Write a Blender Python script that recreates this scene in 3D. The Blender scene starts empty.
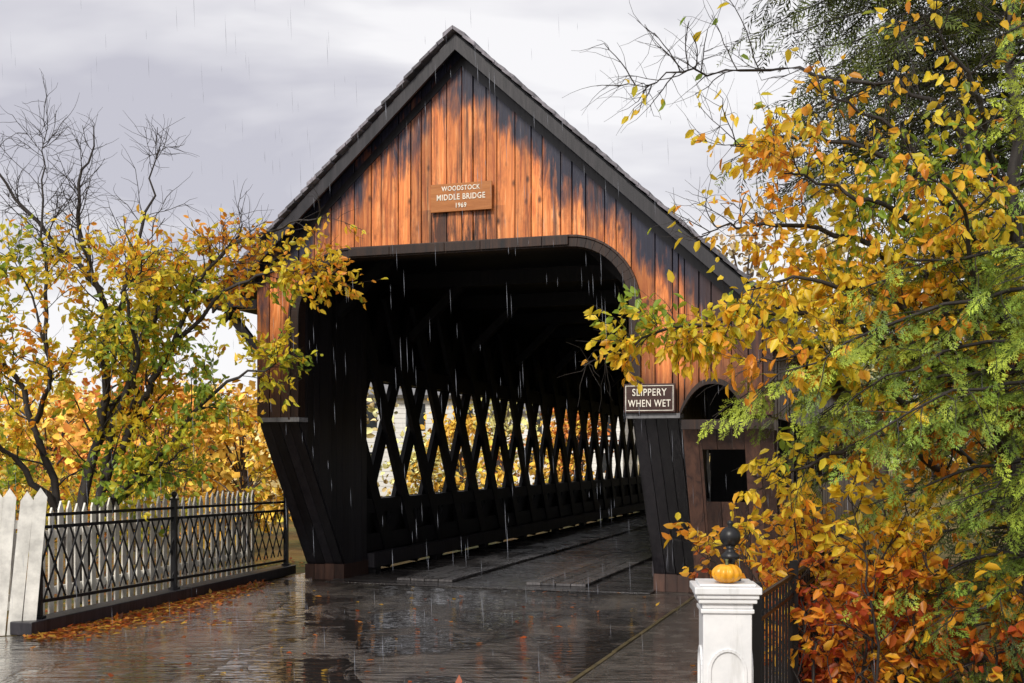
import bpy, math, random
import numpy as np
from mathutils import Vector, noise as mnoise

random.seed(7)
RNG = np.random.default_rng(11)
scene = bpy.context.scene
COL = scene.collection

# ------------------------------------------------------------------ helpers
def link(o):
    COL.objects.link(o); return o

def empty(name, loc=(0, 0, 0), rz=0.0):
    o = bpy.data.objects.new(name, None)
    o.location = loc; o.rotation_euler = (0, 0, rz)
    o.empty_display_size = 0.3
    return link(o)

class MB:
    def __init__(s): s.v = []; s.f = []; s.c = []
    def poly(s, pts, c=0.5):
        b = len(s.v); s.v += [tuple(p) for p in pts]; s.c += [c] * len(pts)
        s.f.append(tuple(range(b, b + len(pts))))
    def prism(s, pts, off, c=None):
        """closed prism: polygon pts + offset vector"""
        if c is None: c = random.random()
        n = len(pts); b = len(s.v); off = Vector(off)
        P = [Vector(p) for p in pts]
        nrm = Vector((0, 0, 0))
        for i in range(n):
            nrm += P[i].cross(P[(i + 1) % n])
        if nrm.dot(off) > 0: P = P[::-1]
        s.v += [tuple(p) for p in P] + [tuple(p + off) for p in P]
        s.c += [c] * (2 * n)
        s.f.append(tuple(range(b, b + n)))
        s.f.append(tuple(range(b + 2 * n - 1, b + n - 1, -1)))
        for i in range(n):
            j = (i + 1) % n
            s.f.append((b + i, b + n + i, b + n + j, b + j))
    def box(s, x0, x1, y0, y1, z0, z1, c=None):
        s.prism([(x0, y0, z0), (x1, y0, z0), (x1, y1, z0), (x0, y1, z0)], (0, 0, z1 - z0), c)
    def beam(s, p, q, w, d, up=(0, 0, 1), c=None):
        """rectangular bar from p to q, w across, d along 'up'"""
        p = Vector(p); q = Vector(q); t = (q - p).normalized(); up = Vector(up)
        a = t.cross(up)
        if a.length < 1e-4: a = t.cross(Vector((1, 0, 0)))
        a.normalize(); b = a.cross(t).normalized()
        A = a * w / 2; Bv = b * d / 2
        s.prism([p - A - Bv, p + A - Bv, p + A + Bv, p - A + Bv], q - p, c)
    def obj(s, name, mat, parent=None, bevel=0.0, smooth=False):
        me = bpy.data.meshes.new(name)
        me.from_pydata(s.v, [], s.f)
        at = me.color_attributes.new("Col", 'FLOAT_COLOR', 'POINT')
        at.data.foreach_set("color", np.array([[c, c, c, 1] if not isinstance(c, tuple) else c for c in s.c], dtype=np.float32).ravel())
        me.materials.append(mat)
        if smooth:
            me.polygons.foreach_set("use_smooth", [True] * len(me.polygons))
        o = link(bpy.data.objects.new(name, me))
        if parent: o.parent = parent
        if bevel:
            m = o.modifiers.new("b", 'BEVEL'); m.width = bevel; m.segments = 2; m.limit_method = 'ANGLE'
        return o

def fastmesh(name, V, Q, C, mat, parent=None, smooth=False):
    V = np.asarray(V, dtype=np.float32); Q = np.asarray(Q, dtype=np.int32)
    me = bpy.data.meshes.new(name)
    me.vertices.add(len(V)); me.vertices.foreach_set("co", V.ravel())
    me.loops.add(Q.size); me.loops.foreach_set("vertex_index", Q.ravel())
    me.polygons.add(len(Q))
    me.polygons.foreach_set("loop_start", np.arange(0, Q.size, Q.shape[1], dtype=np.int32))
    if smooth: me.polygons.foreach_set("use_smooth", np.ones(len(Q), dtype=bool))
    me.update(calc_edges=True)
    if C is not None:
        at = me.color_attributes.new("Col", 'FLOAT_COLOR', 'POINT')
        C4 = np.ones((len(V), 4), dtype=np.float32); C4[:, :3] = C
        at.data.foreach_set("color", C4.ravel())
    me.materials.append(mat)
    o = link(bpy.data.objects.new(name, me))
    if parent: o.parent = parent
    return o

def lathe(name, prof, mat, parent, loc, n=32, ribs=0, ribamp=0.0):
    V = []; Q = []
    for (r, z) in prof:
        for k in range(n):
            a = 2 * math.pi * k / n
            rr = r * (1 - ribamp * (abs(math.cos(a * ribs / 2)) ** 4)) if ribs else r
            V.append((rr * math.cos(a) + loc[0], rr * math.sin(a) + loc[1], z + loc[2]))
    for i in range(len(prof) - 1):
        for k in range(n):
            k2 = (k + 1) % n
            Q.append((i * n + k, i * n + k2, (i + 1) * n + k2, (i + 1) * n + k))
    return fastmesh(name, V, Q, None, mat, parent, True)

# ------------------------------------------------------------------ material helpers
class NT:
    def __init__(s, name):
        s.m = bpy.data.materials.new(name); s.m.use_nodes = True
        s.t = s.m.node_tree; s.t.nodes.clear()
        s.out = s.t.nodes.new('ShaderNodeOutputMaterial')
    def n(s, typ, **kw):
        nd = s.t.nodes.new(typ)
        for k, v in kw.items(): setattr(nd, k, v)
        return nd
    def l(s, a, b): s.t.links.new(a, b)
    def coord(s, scale=(1, 1, 1), kind='Object', rot=(0, 0, 0)):
        tc = s.n('ShaderNodeTexCoord'); mp = s.n('ShaderNodeMapping')
        mp.inputs['Scale'].default_value = scale; mp.inputs['Rotation'].default_value = rot
        s.l(tc.outputs[kind], mp.inputs['Vector']); return mp.outputs['Vector']
    def noise(s, vec, scale=5, detail=6, rough=0.6, dist=0.0):
        nd = s.n('ShaderNodeTexNoise'); nd.inputs['Scale'].default_value = scale
        nd.inputs['Detail'].default_value = detail; nd.inputs['Roughness'].default_value = rough
        nd.inputs['Distortion'].default_value = dist
        s.l(vec, nd.inputs['Vector']); return nd.outputs['Fac']
    def ramp(s, fac, stops):
        r = s.n('ShaderNodeValToRGB'); els = r.color_ramp.elements
        while len(els) < len(stops): els.new(0.5)
        for e, (p, c) in zip(els, stops):
            e.position = p
            e.color = (c[0], c[1], c[2], 1) if isinstance(c, tuple) else (c, c, c, 1)
        s.l(fac, r.inputs['Fac']); return r.outputs['Color']
    def math(s, op, a, b=None, c=None, clamp=False):
        nd = s.n('ShaderNodeMath', operation=op, use_clamp=clamp)
        for i, x in enumerate((a, b, c)):
            if x is None: continue
            if isinstance(x, (int, float)): nd.inputs[i].default_value = x
            else: s.l(x, nd.inputs[i])
        return nd.outputs[0]
    def mix(s, fac, a, b, mode='MIX'):
        nd = s.n('ShaderNodeMix', data_type='RGBA', blend_type=mode)
        for idx, x in ((0, fac), (6, a), (7, b)):
            if isinstance(x, (int, float)): nd.inputs[idx].default_value = x
            elif isinstance(x, tuple): nd.inputs[idx].default_value = (*x, 1)
            else: s.l(x, nd.inputs[idx])
        return nd.outputs[2]
    def attr(s):
        a = s.n('ShaderNodeAttribute', attribute_name="Col"); return a.outputs['Color']
    def sep(s, v):
        x = s.n('ShaderNodeSeparateXYZ'); s.l(v, x.inputs[0]); return x.outputs
    def bsdf(s, color, rough=0.6, spec=0.5, bump=None, bumpd=0.01, bstr=0.6, metal=0.0, coat=0.0):
        p = s.n('ShaderNodeBsdfPrincipled')
        for key, x in (('Base Color', color), ('Roughness', rough), ('Metallic', metal)):
            if isinstance(x, tuple): p.inputs[key].default_value = (*x, 1)
            elif isinstance(x, (int, float)): p.inputs[key].default_value = x
            else: s.l(x, p.inputs[key])
        p.inputs['Specular IOR Level'].default_value = spec
        p.inputs['Coat Weight'].default_value = coat
        if bump is not None:
            b = s.n('ShaderNodeBump'); b.inputs['Strength'].default_value = bstr
            b.inputs['Distance'].default_value = bumpd
            s.l(bump, b.inputs['Height']); s.l(b.outputs[0], p.inputs['Normal'])
            if coat: s.l(b.outputs[0], p.inputs['Coat Normal'])
        s.l(p.outputs[0], s.out.inputs[0]); return p

def wood(name, dark, light, scale=(14, 14, 1.2), rough=0.55, var=0.5, spec=0.35, bumpd=0.006):
    t = NT(name); v = t.coord(scale)
    g = t.noise(v, 1.0, 5, 0.7, 0.6)
    big = t.noise(t.coord((1, 1, 1)), 1.3, 3, 0.6)
    c = t.ramp(g, [(0.3, dark), (0.7, light)])
    a = t.math('MULTIPLY_ADD', t.attr(), var, 1 - var / 2)
    c2 = t.mix(1.0, c, a, 'MULTIPLY')
    c3 = t.mix(t.math('MULTIPLY', big, 0.5), c2, dark)
    t.bsdf(c3, rough, spec, g, bumpd)
    return t.m

def plain(name, c, rough=0.5, nscale=8, amount=0.25, spec=0.5, metal=0, bumpd=0.002, coat=0):
    t = NT(name); n = t.noise(t.coord(), nscale, 4, 0.65)
    lo = tuple(x * (1 - amount) for x in c); hi = tuple(min(1, x * (1 + amount * 0.6)) for x in c)
    t.bsdf(t.ramp(n, [(0.3, lo), (0.7, hi)]), rough, spec, n, bumpd, metal=metal, coat=coat)
    return t.m

def leafmat(name, trans=0.45, rough=0.45, spec=0.35):
    t = NT(name); a = t.attr()
    p = t.bsdf(a, rough, spec)
    if trans <= 0: return t.m
    tr = t.n('ShaderNodeBsdfTranslucent'); t.l(a, tr.inputs[0])
    mx = t.n('ShaderNodeMixShader'); mx.inputs[0].default_value = trans
    t.l(p.outputs[0], mx.inputs[1]); t.l(tr.outputs[0], mx.inputs[2])
    t.l(mx.outputs[0], t.out.inputs[0]); return t.m

# ------------------------------------------------------------------ bridge constants
TH = math.radians(-18)
O = (-0.757, 15.8, 0.0)
UC = 0.11; SL = 0.912; APEX = 7.40
LEN = 42.0
def W(u, v, z=0.0):
    c, s_ = math.cos(math.radians(18)), math.sin(math.radians(18))
    return (O[0] + c * u + s_ * v, O[1] - s_ * u + c * v, z)

# materials
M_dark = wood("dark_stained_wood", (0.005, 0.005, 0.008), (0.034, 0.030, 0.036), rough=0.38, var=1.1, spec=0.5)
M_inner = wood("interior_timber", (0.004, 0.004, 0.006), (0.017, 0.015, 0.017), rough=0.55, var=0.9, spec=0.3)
M_trim = wood("portal_trim_wood", (0.008, 0.007, 0.009), (0.065, 0.030, 0.017), rough=0.5, var=0.9)
M_brown = wood("brown_weathered_boards", (0.030, 0.018, 0.017), (0.14, 0.07, 0.048), rough=0.45, var=0.9)
M_roof = wood("roof_shingle_edge", (0.05, 0.05, 0.06), (0.28, 0.26, 0.30), scale=(9, 9, 9), rough=0.5, var=1.1)
M_ledge = wood("grey_ledge", (0.10, 0.10, 0.11), (0.30, 0.30, 0.31))

def facade_mat():
    t = NT("orange_pine_boards")
    ob = t.coord(); x, y, z = t.sep(ob)
    at = t.attr()
    off = t.n('ShaderNodeCombineXYZ'); t.l(t.math('MULTIPLY', at, 37.0), off.inputs[2]); t.l(t.math('MULTIPLY', at, 11.0), off.inputs[1])
    gv = t.n('ShaderNodeVectorMath', operation='ADD'); t.l(t.coord((20, 5, 1.0)), gv.inputs[0]); t.l(off.outputs[0], gv.inputs[1])
    grain = t.noise(gv.outputs[0], 1.0, 7, 0.68, 1.3)
    c = t.ramp(grain, [(0.26, (0.13, 0.032, 0.013)), (0.40, (0.47, 0.125, 0.034)), (0.56, (0.70, 0.235, 0.066)), (0.76, (0.84, 0.43, 0.20))])
    a = t.math('MULTIPLY_ADD', at, 0.85, 0.58)
    c = t.mix(1.0, c, a, 'MULTIPLY')
    # blotchy weathering
    bl = t.noise(t.coord((3.0, 1, 1.4)), 1.5, 5, 0.7)
    c = t.mix(t.ramp(bl, [(0.50, 0.0), (0.68, 0.65)]), c, (0.19, 0.06, 0.027))
    # knots, offset board by board
    kv = t.n('ShaderNodeVectorMath', operation='ADD'); t.l(t.coord((5.2, 1, 2.6)), kv.inputs[0]); t.l(off.outputs[0], kv.inputs[1])
    vor = t.n('ShaderNodeTexVoronoi'); vor.inputs['Scale'].default_value = 1.0; t.l(kv.outputs[0], vor.inputs['Vector'])
    kn = t.ramp(vor.outputs['Distance'], [(0.07, 1.0), (0.17, 0.0)])
    c = t.mix(t.math('MULTIPLY', kn, 0.85), c, (0.05, 0.018, 0.01))
    # damp dark stain under the rake overhang
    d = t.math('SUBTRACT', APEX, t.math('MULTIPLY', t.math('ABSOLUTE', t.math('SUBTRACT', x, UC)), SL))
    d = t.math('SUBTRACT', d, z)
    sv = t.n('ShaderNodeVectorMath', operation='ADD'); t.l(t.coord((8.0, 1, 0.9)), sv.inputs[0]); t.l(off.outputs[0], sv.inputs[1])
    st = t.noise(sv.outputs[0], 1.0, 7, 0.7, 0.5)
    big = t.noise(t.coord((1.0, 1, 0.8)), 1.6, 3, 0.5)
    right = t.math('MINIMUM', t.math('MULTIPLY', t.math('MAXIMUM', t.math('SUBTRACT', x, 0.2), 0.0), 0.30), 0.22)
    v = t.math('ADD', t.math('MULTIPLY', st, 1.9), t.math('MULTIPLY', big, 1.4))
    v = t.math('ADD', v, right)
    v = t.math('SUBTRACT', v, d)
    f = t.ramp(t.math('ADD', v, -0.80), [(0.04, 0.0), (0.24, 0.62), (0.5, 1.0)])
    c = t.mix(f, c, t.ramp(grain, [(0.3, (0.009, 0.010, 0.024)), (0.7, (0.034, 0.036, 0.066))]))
    s2 = t.noise(t.coord((14, 1, 0.45)), 1.0, 6, 0.65, 0.3)
    f2 = t.ramp(s2, [(0.54, 0.0), (0.67, 0.82)])
    c = t.mix(f2, c, (0.032, 0.017, 0.017))
    # dark drips below the name board
    bx = t.ramp(t.math('ABSOLUTE', t.math('SUBTRACT', x, 0.1)), [(0.40, 1.0), (0.65, 0.0)])
    below = t.math('LESS_THAN', z, 5.15)
    f3 = t.math('MULTIPLY', t.math('MULTIPLY', bx, below), t.ramp(st, [(0.38, 0.0), (0.52, 0.92)]))
    c = t.mix(f3, c, (0.018, 0.012, 0.013))
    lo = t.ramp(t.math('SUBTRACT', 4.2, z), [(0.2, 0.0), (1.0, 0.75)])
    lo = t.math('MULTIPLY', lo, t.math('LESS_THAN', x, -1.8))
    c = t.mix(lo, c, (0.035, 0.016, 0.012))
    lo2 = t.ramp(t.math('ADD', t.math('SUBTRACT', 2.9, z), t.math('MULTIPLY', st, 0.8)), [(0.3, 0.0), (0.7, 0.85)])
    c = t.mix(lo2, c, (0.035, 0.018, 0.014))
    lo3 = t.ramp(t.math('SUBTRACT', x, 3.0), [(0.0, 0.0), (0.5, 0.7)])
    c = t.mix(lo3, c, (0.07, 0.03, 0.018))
    t.bsdf(c, 0.38, 0.4, grain, 0.012)
    return t.m
M_fac = facade_mat()

# ------------------------------------------------------------------ covered bridge
bridge = empty("covered_bridge", O, TH)
OH = 2.345; OTOP = 4.57; ORAD = 0.80; OC = 0.045; SILL = 2.37
UL, UR = -2.955, 4.15
def open_top(u):
    d = abs(u - OC)
    if d < OH - ORAD: return OTOP
    if d >= OH: return None
    k = (d - (OH - ORAD)) / ORAD
    return OTOP - ORAD + ORAD * math.sqrt(max(0, 1 - k * k))
def walk_top(u):
    d = abs(u - 3.42)
    if d >= 0.43: return None
    return 2.33 + 0.44 * (1 - (d / 0.43) ** 2.4)
def rake(u): return APEX - 0.10 - SL * abs(u - UC)

mb = MB()
edges = [UL]
while edges[-1] < UR - 0.12:
    edges.append(edges[-1] + random.choice([0.15, 0.18, 0.2, 0.22, 0.25]))
edges[-1] = UR
crit = [UC, OC - OH, OC + OH, 2.99, 3.85]
edges = sorted([e for e in edges if all(abs(e - c) > 0.06 for c in crit)] + crit)
for i in range(len(edges) - 1):
    a, b = edges[i] + 0.006, edges[i + 1] - 0.006
    mid = (a + b) / 2
    dy = random.uniform(-0.011, 0.011)
    top = [(b, -0.03 + dy, rake(b)), (a, -0.03 + dy, rake(a))]
    ot = open_top(mid); wt = walk_top(mid)
    bot = []
    for k in range(5):
        uu = a + (b - a) * k / 4
        if ot is not None: zz = open_top(min(max(uu, OC - OH + .001), OC + OH - .001)) or SILL
        elif wt is not None: zz = walk_top(min(max(uu, 2.992), 3.848))
        else: zz = SILL
        bot.append((uu, -0.03 + dy, zz))
    mb.prism(bot + top, (0, 0.035, 0))
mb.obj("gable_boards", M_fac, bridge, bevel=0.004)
mb = MB()
n = 120; us = [UL + 0.01 + (UR - UL - 0.02) * k / n for k in range(n + 1)]
for k in range(n):
    a, b = us[k], us[k + 1]; m = (a + b) / 2
    z0 = open_top(m) or walk_top(m) or SILL
    mb.prism([(a, 0.018, z0 + 0.01), (b, 0.018, z0 + 0.01), (b, 0.018, rake(b) - 0.02), (a, 0.018, rake(a) - 0.02)], (0, 0.045, 0), 0.3)
mb.obj("gable_backing", M_inner, bridge)
mb = MB(); pts = [(OC - OH, SILL)]
for k in range(13):
    a = math.pi - (math.pi / 2) * k / 12
    pts.append((OC - OH + ORAD + ORAD * math.cos(a), OTOP - ORAD + ORAD * math.sin(a)))
for k in range(13):
    a = math.pi / 2 - (math.pi / 2) * k / 12
    pts.append((OC + OH - ORAD + ORAD * math.cos(a), OTOP - ORAD + ORAD * math.sin(a)))
pts.append((OC + OH, SILL))
def offs(pts, d):
    out = []
    for i, p in enumerate(pts):
        a = pts[max(i - 1, 0)]; b = pts[min(i + 1, len(pts) - 1)]
        tx, tz = b[0] - a[0], b[1] - a[1]; L = math.hypot(tx, tz)
        out.append((p[0] - tz / L * d, p[1] + tx / L * d))
    return out
inn = offs(pts, -0.02); outr = offs(pts, 0.10); lip = offs(pts, 0.13)
for i in range(len(pts) - 1):
    mb.prism([(inn[i][0], -0.085, inn[i][1]), (inn[i + 1][0], -0.085, inn[i + 1][1]), (outr[i + 1][0], -0.085, outr[i + 1][1]), (outr[i][0], -0.085, outr[i][1])], (0, 0.2, 0), 0.3)
    mb.prism([(outr[i][0], -0.105, outr[i][1]), (outr[i + 1][0], -0.105, outr[i + 1][1]), (lip[i + 1][0], -0.105, lip[i + 1][1]), (lip[i][0], -0.105, lip[i][1])], (0, 0.07, 0), 1.0)
x = OC - OH + ORAD
while x < OC + OH - ORAD - 0.02:
    x2 = min(x + random.uniform(0.5, 1.1), OC + OH - ORAD); mb.box(x, x2 - 0.006, -0.125, -0.107, OTOP + 0.0, OTOP + 0.115 + random.uniform(-.008, .008)); x = x2
mb.obj("portal_trim", M_trim, bridge, bevel=0.004)

mb = MB()
for sgn, ue in ((-1, 3.62), (1, 4.45)):
    for (w0, w1, y, th, c) in ((0.02, 0.22, -0.30, 0.045, 0.7), (0.23, 0.36, -0.045, 0.06, 0.3)):
        a = UC; b = UC + sgn * ue
        za, zb = APEX - 0.02, APEX - 0.02 - SL * ue
        mb.prism([(a, y, za - w0), (b, y, zb - w0), (b, y, zb - w1), (a, y, za - w1)], (0, th, 0), c)
mb.obj("rake_boards", M_dark, bridge)
mb = MB()
for sgn, ue in ((-1, 3.72), (1, 4.55)):
    nrows = 34
    for r in range(nrows):
        f0, f1 = r / nrows, (r + 1.25) / nrows
        a, b = UC + sgn * ue * f0, UC + sgn * ue * f1
        za, zb = APEX - SL * ue * f0, APEX - SL * ue * f1
        j = random.uniform(-0.03, 0.02); q = random.uniform(-.008, .014)
        mb.prism([(a, -0.36 + j, za), (b, -0.36 + j, zb + 0.02), (b, -0.36 + j, zb + 0.07 + q), (a, -0.36 + j, za + 0.045)], (0, LEN + 0.7, 0))
mb.obj("roof_shingles", M_roof, bridge)
mb = MB()
for sgn, ue in ((-1, 3.66), (1, 4.5)):
    a, b = UC, UC + sgn * ue
    za, zb = APEX - 0.012, APEX - 0.012 - SL * ue
    mb.prism([(a, -0.24, za), (b, -0.24, zb), (b, -0.24, zb - 0.05), (a, -0.24, za - 0.05)], (0, LEN + 0.4, 0), 0.3)
for k in range(2, 34):
    v = k * 1.25
    mb.beam((UL - 0.0, v, APEX - 0.12 - SL * 3.03), (UC - 3.6, v, APEX - 0.12 - SL * 3.6), 0.09, 0.12, c=0.4)
mb.obj("roof_deck", M_dark, bridge)

def pilaster(x0, x1, mat, name):
    mb = MB()
    V0 = 2.2
    mb.prism([(x0, 0.07, SILL), (x0, V0, SILL), (x0, V0, 4.35), (x0, 0.07, 4.35)], (x1 - x0, 0, 0), 0.4)
    mb.prism([(x0 + .01, 0.04, SILL), (x0 + .01, V0, SILL), (x0 + .01, V0, 0.0), (x0 + .01, 1.64, 0.0)], (x1 - x0 - .02, 0, 0), 0.3)
    nb = 4; w = (x1 - x0) / nb
    for i in range(nb):
        a = x0 + i * w + 0.004; j = random.uniform(0, 0.02)
        mb.prism([(a, -0.01 - j, SILL), (a, 1.59 - j, 0.0), (a, 1.63, 0.0), (a, 0.035, SILL)], (w - 0.008, 0, 0))
    for (xa, xb) in ((x0 - 0.025, x0 - 0.001), (x1 + 0.001, x1 + 0.025)):
        v = 0.075
        while v < V0 - 0.05:
            v2 = min(v + random.uniform(0.16, 0.24), V0)
            zb0 = max(0, SILL * (1 - (v - 0.02) / 1.6)); zb1 = max(0, SILL * (1 - (v2 - 0.02) / 1.6))
            j = random.uniform(-.006, .0)
            mb.prism([(xa + j, v, zb0), (xa + j, v2 - 0.006, zb1), (xa + j, v2 - 0.006, 4.3), (xa + j, v, 4.3)], (xb - xa, 0, 0))
            v = v2
    return mb.obj(name, mat, bridge)
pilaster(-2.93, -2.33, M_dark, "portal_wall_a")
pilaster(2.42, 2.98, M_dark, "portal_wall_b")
mb = MB()
mb.box(-3.02, -2.26, -0.10, 0.16, SILL - 0.03, SILL + 0.03, 0.6)
mb.box(2.34, 3.02, -0.10, 0.16, SILL - 0.03, SILL + 0.03, 0.3)
mb.obj("pilaster_ledges", M_ledge, bridge)
mb = MB()
for x0, x1 in ((-2.96, -2.30), (2.39, 3.01)):
    x = x0
    while x < x1 - .02:
        x2 = min(x + .165, x1); mb.box(x + .003, x2 - .003, 1.40 - random.uniform(0, .02), 2.25, 0.004, 0.24 + random.uniform(-.01, .01)); x = x2
mb.obj("pilaster_feet", M_brown, bridge)
mb = MB()
for v in (0.03, -0.25):
    mb.beam((-3.6, v, 4.0), (-2.97, v, 4.0), 0.09, 0.13)
mb.beam((-3.45, 0.03, 3.93), (-2.97, 0.03, 3.35), 0.09, 0.12)
mb.obj("eave_bracket", M_dark, bridge)

LB, LT = 1.18, 3.08
def lattice(xs, name):
    mb = MB(); sp = 1.18; ang = math.radians(60); H = 4.4; w = 0.27; th = 0.075
    dv = H / math.tan(ang)
    for layer, sgn in ((0, 1), (1, -1)):
        x = xs + layer * (th + 0.012)
        v = 1.0 - dv
        while v < LEN:
            a, b = (v, v + dv) if sgn > 0 else (v + dv, v)
            p = Vector((x, a, 0.1)); q = Vector((x, b, 0.1 + H))
            def clip(p, q, lim, keep_gt):
                for _ in range(2):
                    if (p.y < lim) if keep_gt else (p.y > lim):
                        if abs(q.y - p.y) < 1e-6: return None
                        t = (lim - p.y) / (q.y - p.y)
                        if t >= 1 or t < 0: return None
                        p = p.lerp(q, t)
                    p, q = q, p
                return p, q
            r = clip(p, q, 2.15, True)
            if r: r = clip(r[0], r[1], LEN - 0.2, False)
            if r and (r[1] - r[0]).length > 0.3:
                mb.beam(r[0], r[1], th, w, up=(0, 1, 0))
            v += sp
    return mb.obj(name, M_inner, bridge)
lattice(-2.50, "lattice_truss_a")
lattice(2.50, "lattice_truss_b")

def boardwall(x0, x1, va, vb, z0, z1, mat, name):
    mb = MB(); v = va
    while v < vb - 0.01:
        v2 = min(v + random.uniform(0.2, 0.28), vb)
        j = random.uniform(-0.006, 0.006)
        mb.box(x0 + j, x1 + j, v + 0.003, v2 - 0.003, z0, z1); v = v2
    return mb.obj(name, mat, bridge)
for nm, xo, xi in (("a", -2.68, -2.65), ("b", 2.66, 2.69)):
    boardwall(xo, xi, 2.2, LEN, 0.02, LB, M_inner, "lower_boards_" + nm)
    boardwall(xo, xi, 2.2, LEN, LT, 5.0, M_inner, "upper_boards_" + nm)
mb = MB()
for s_ in (-1, 1):
    x = 2.47 * s_ + (0.02 if s_ < 0 else 0)
    mb.box(x - 0.06, x + 0.06, 2.2, LEN - .1, LB - 0.22, LB + 0.0, 0.5)
    mb.box(x - 0.05, x + 0.05, 2.2, LEN - .1, LT + 0.0, LT + 0.28, 0.4)
    mb.box(x - 0.045, x + 0.045, 2.2, LEN - .1, 0.35, 0.62, 0.4)
    xk = 2.2 * s_
    mb.box(min(xk, xk + .16 * s_), max(xk, xk + .16 * s_), 2.25, LEN, 0.12, 0.34, 3.6)
    for k in range(16):
        mb.box(min(xk, xk + .14 * s_), max(xk, xk + .14 * s_), 2.3 + k * 2.6, 2.5 + k * 2.6, 0.03, 0.12, 0.3)
    mb.box(2.6 * s_ - .03, 2.6 * s_ + .03, 2.25, LEN, 0.03, 0.34, 0.3)
mb.obj("truss_chords", M_inner, bridge)
mb = MB()
for k in range(14):
    v = 1.2 + k * 3.0
    mb.box(-2.6, 2.6, v, v + 0.22, 4.75, 5.0)
    for s_ in (-1, 1):
        mb.beam((2.45 * s_, v + .11, 3.9), (1.5 * s_, v + .11, 4.8), 0.14, 0.14)
mb.box(-2.7, 2.75, 0.08, LEN, 5.0, 5.06, 0.3)
mb.obj("ceiling_beams", M_inner, bridge)
def deckmat(name, lo, hi):
    t = NT(name)
    g = t.noise(t.coord((18, 2, 2)), 1.5, 5, 0.6); b2 = t.noise(t.coord(), 1.2, 4, 0.6)
    a = t.math('MULTIPLY_ADD', t.attr(), 0.7, 0.6)
    c = t.mix(1.0, t.ramp(g, [(0.3, lo), (0.7, hi)]), a, 'MULTIPLY')
    t.bsdf(c, t.ramp(b2, [(0.4, 0.12), (0.62, 0.36)]), 0.8, g, 0.010)
    return t.m
M_deck = deckmat("wet_deck_planks", (0.018, 0.016, 0.018), (0.055, 0.050, 0.05))
M_runner = deckmat("worn_runner_planks", (0.04, 0.038, 0.042), (0.14, 0.13, 0.13))
mb = MB(); v = 1.0
while v < LEN:
    mb.box(-2.42, 2.42, v + 0.004, v + 0.236, 0.006, 0.026 + random.uniform(-.003, .003)); v += 0.24
mb.obj("deck_planks", M_deck, bridge)
mb = MB()
for x0 in (-1.45, 0.55):
    for k in range(4):
        vv = 1.4
        while vv < LEN - 3:
            L = random.uniform(3, 5)
            mb.box(x0 + k * 0.22 + .006, x0 + k * 0.22 + .214, vv, vv + L - 0.01, 0.033, 0.066 + random.uniform(-.004, .004)); vv += L
mb.obj("wheel_runners", M_runner, bridge)

boardwall(4.10, 4.13, 1.0, LEN, 0.02, 1.3, M_brown, "walkway_outer_lower")
boardwall(4.10, 4.13, 0.05, LEN, 2.35, 3.62, M_brown, "walkway_outer_upper")
mb = MB()
for k in range(18):
    v = 1.0 + k * 2.4
    mb.box(4.02, 4.098, v, v + 0.14, 1.3, 2.4)
mb.box(4.0, 4.098, 0.03, 0.95, 2.2, 2.5, 0.4)
mb.obj("walkway_posts", M_brown, bridge)
mb = MB()
def slantboard(x0, x1, z0, z1, w=0.19):
    x = x0
    while x < x1 - 0.01:
        x2 = min(x + w, x1); j = random.uniform(-0.01, 0.01)
        va, vb = 1.15 * (1 - z0 / SILL) + j, 1.15 * (1 - z1 / SILL) + j
        mb.prism([(x + .003, va, z0), (x + .003, vb, z1), (x + .003, vb + 0.035, z1), (x + .003, va + 0.035, z0)], (x2 - x - .006, 0, 0)); x = x2
slantboard(3.02, 3.25, 0.0, 2.20)
slantboard(3.25, 3.78, 0.0, 1.28)
slantboard(3.25, 3.78, 1.95, 2.20)
slantboard(3.78, 4.14, 0.0, 2.20)
mb.obj("walkway_front_boards", M_brown, bridge)
mb = MB()
ap = []
for k in range(17):
    uu = 2.992 + (3.848 - 2.992) * k / 16; ap.append((uu, walk_top(uu)))
for k in range(16):
    (a, za), (b, zb) = ap[k], ap[k + 1]
    mb.prism([(a, -0.06, za - 0.01), (b, -0.06, zb - 0.01), (b, -0.06, zb + 0.06), (a, -0.06, za + 0.06)], (0, 0.1, 0), 0.6)
mb.box(3.03, 4.16, -0.06, 0.02, 2.2, 2.32, 0.4)
mb.obj("walkway_arch_trim", M_trim, bridge)
mb = MB(); mb.box(2.75, 4.09, 2.5, LEN, 0.01, 0.05, 0.3); mb.obj("walkway_floor", M_deck, bridge)
mb = MB(); mb.box(2.76, 4.09, 4.2, 4.25, 0.06, 3.5, 0.2); mb.obj("walkway_dark_panel", M_inner, bridge)  # dark panel across the full walkway width, behind the front openings

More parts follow.
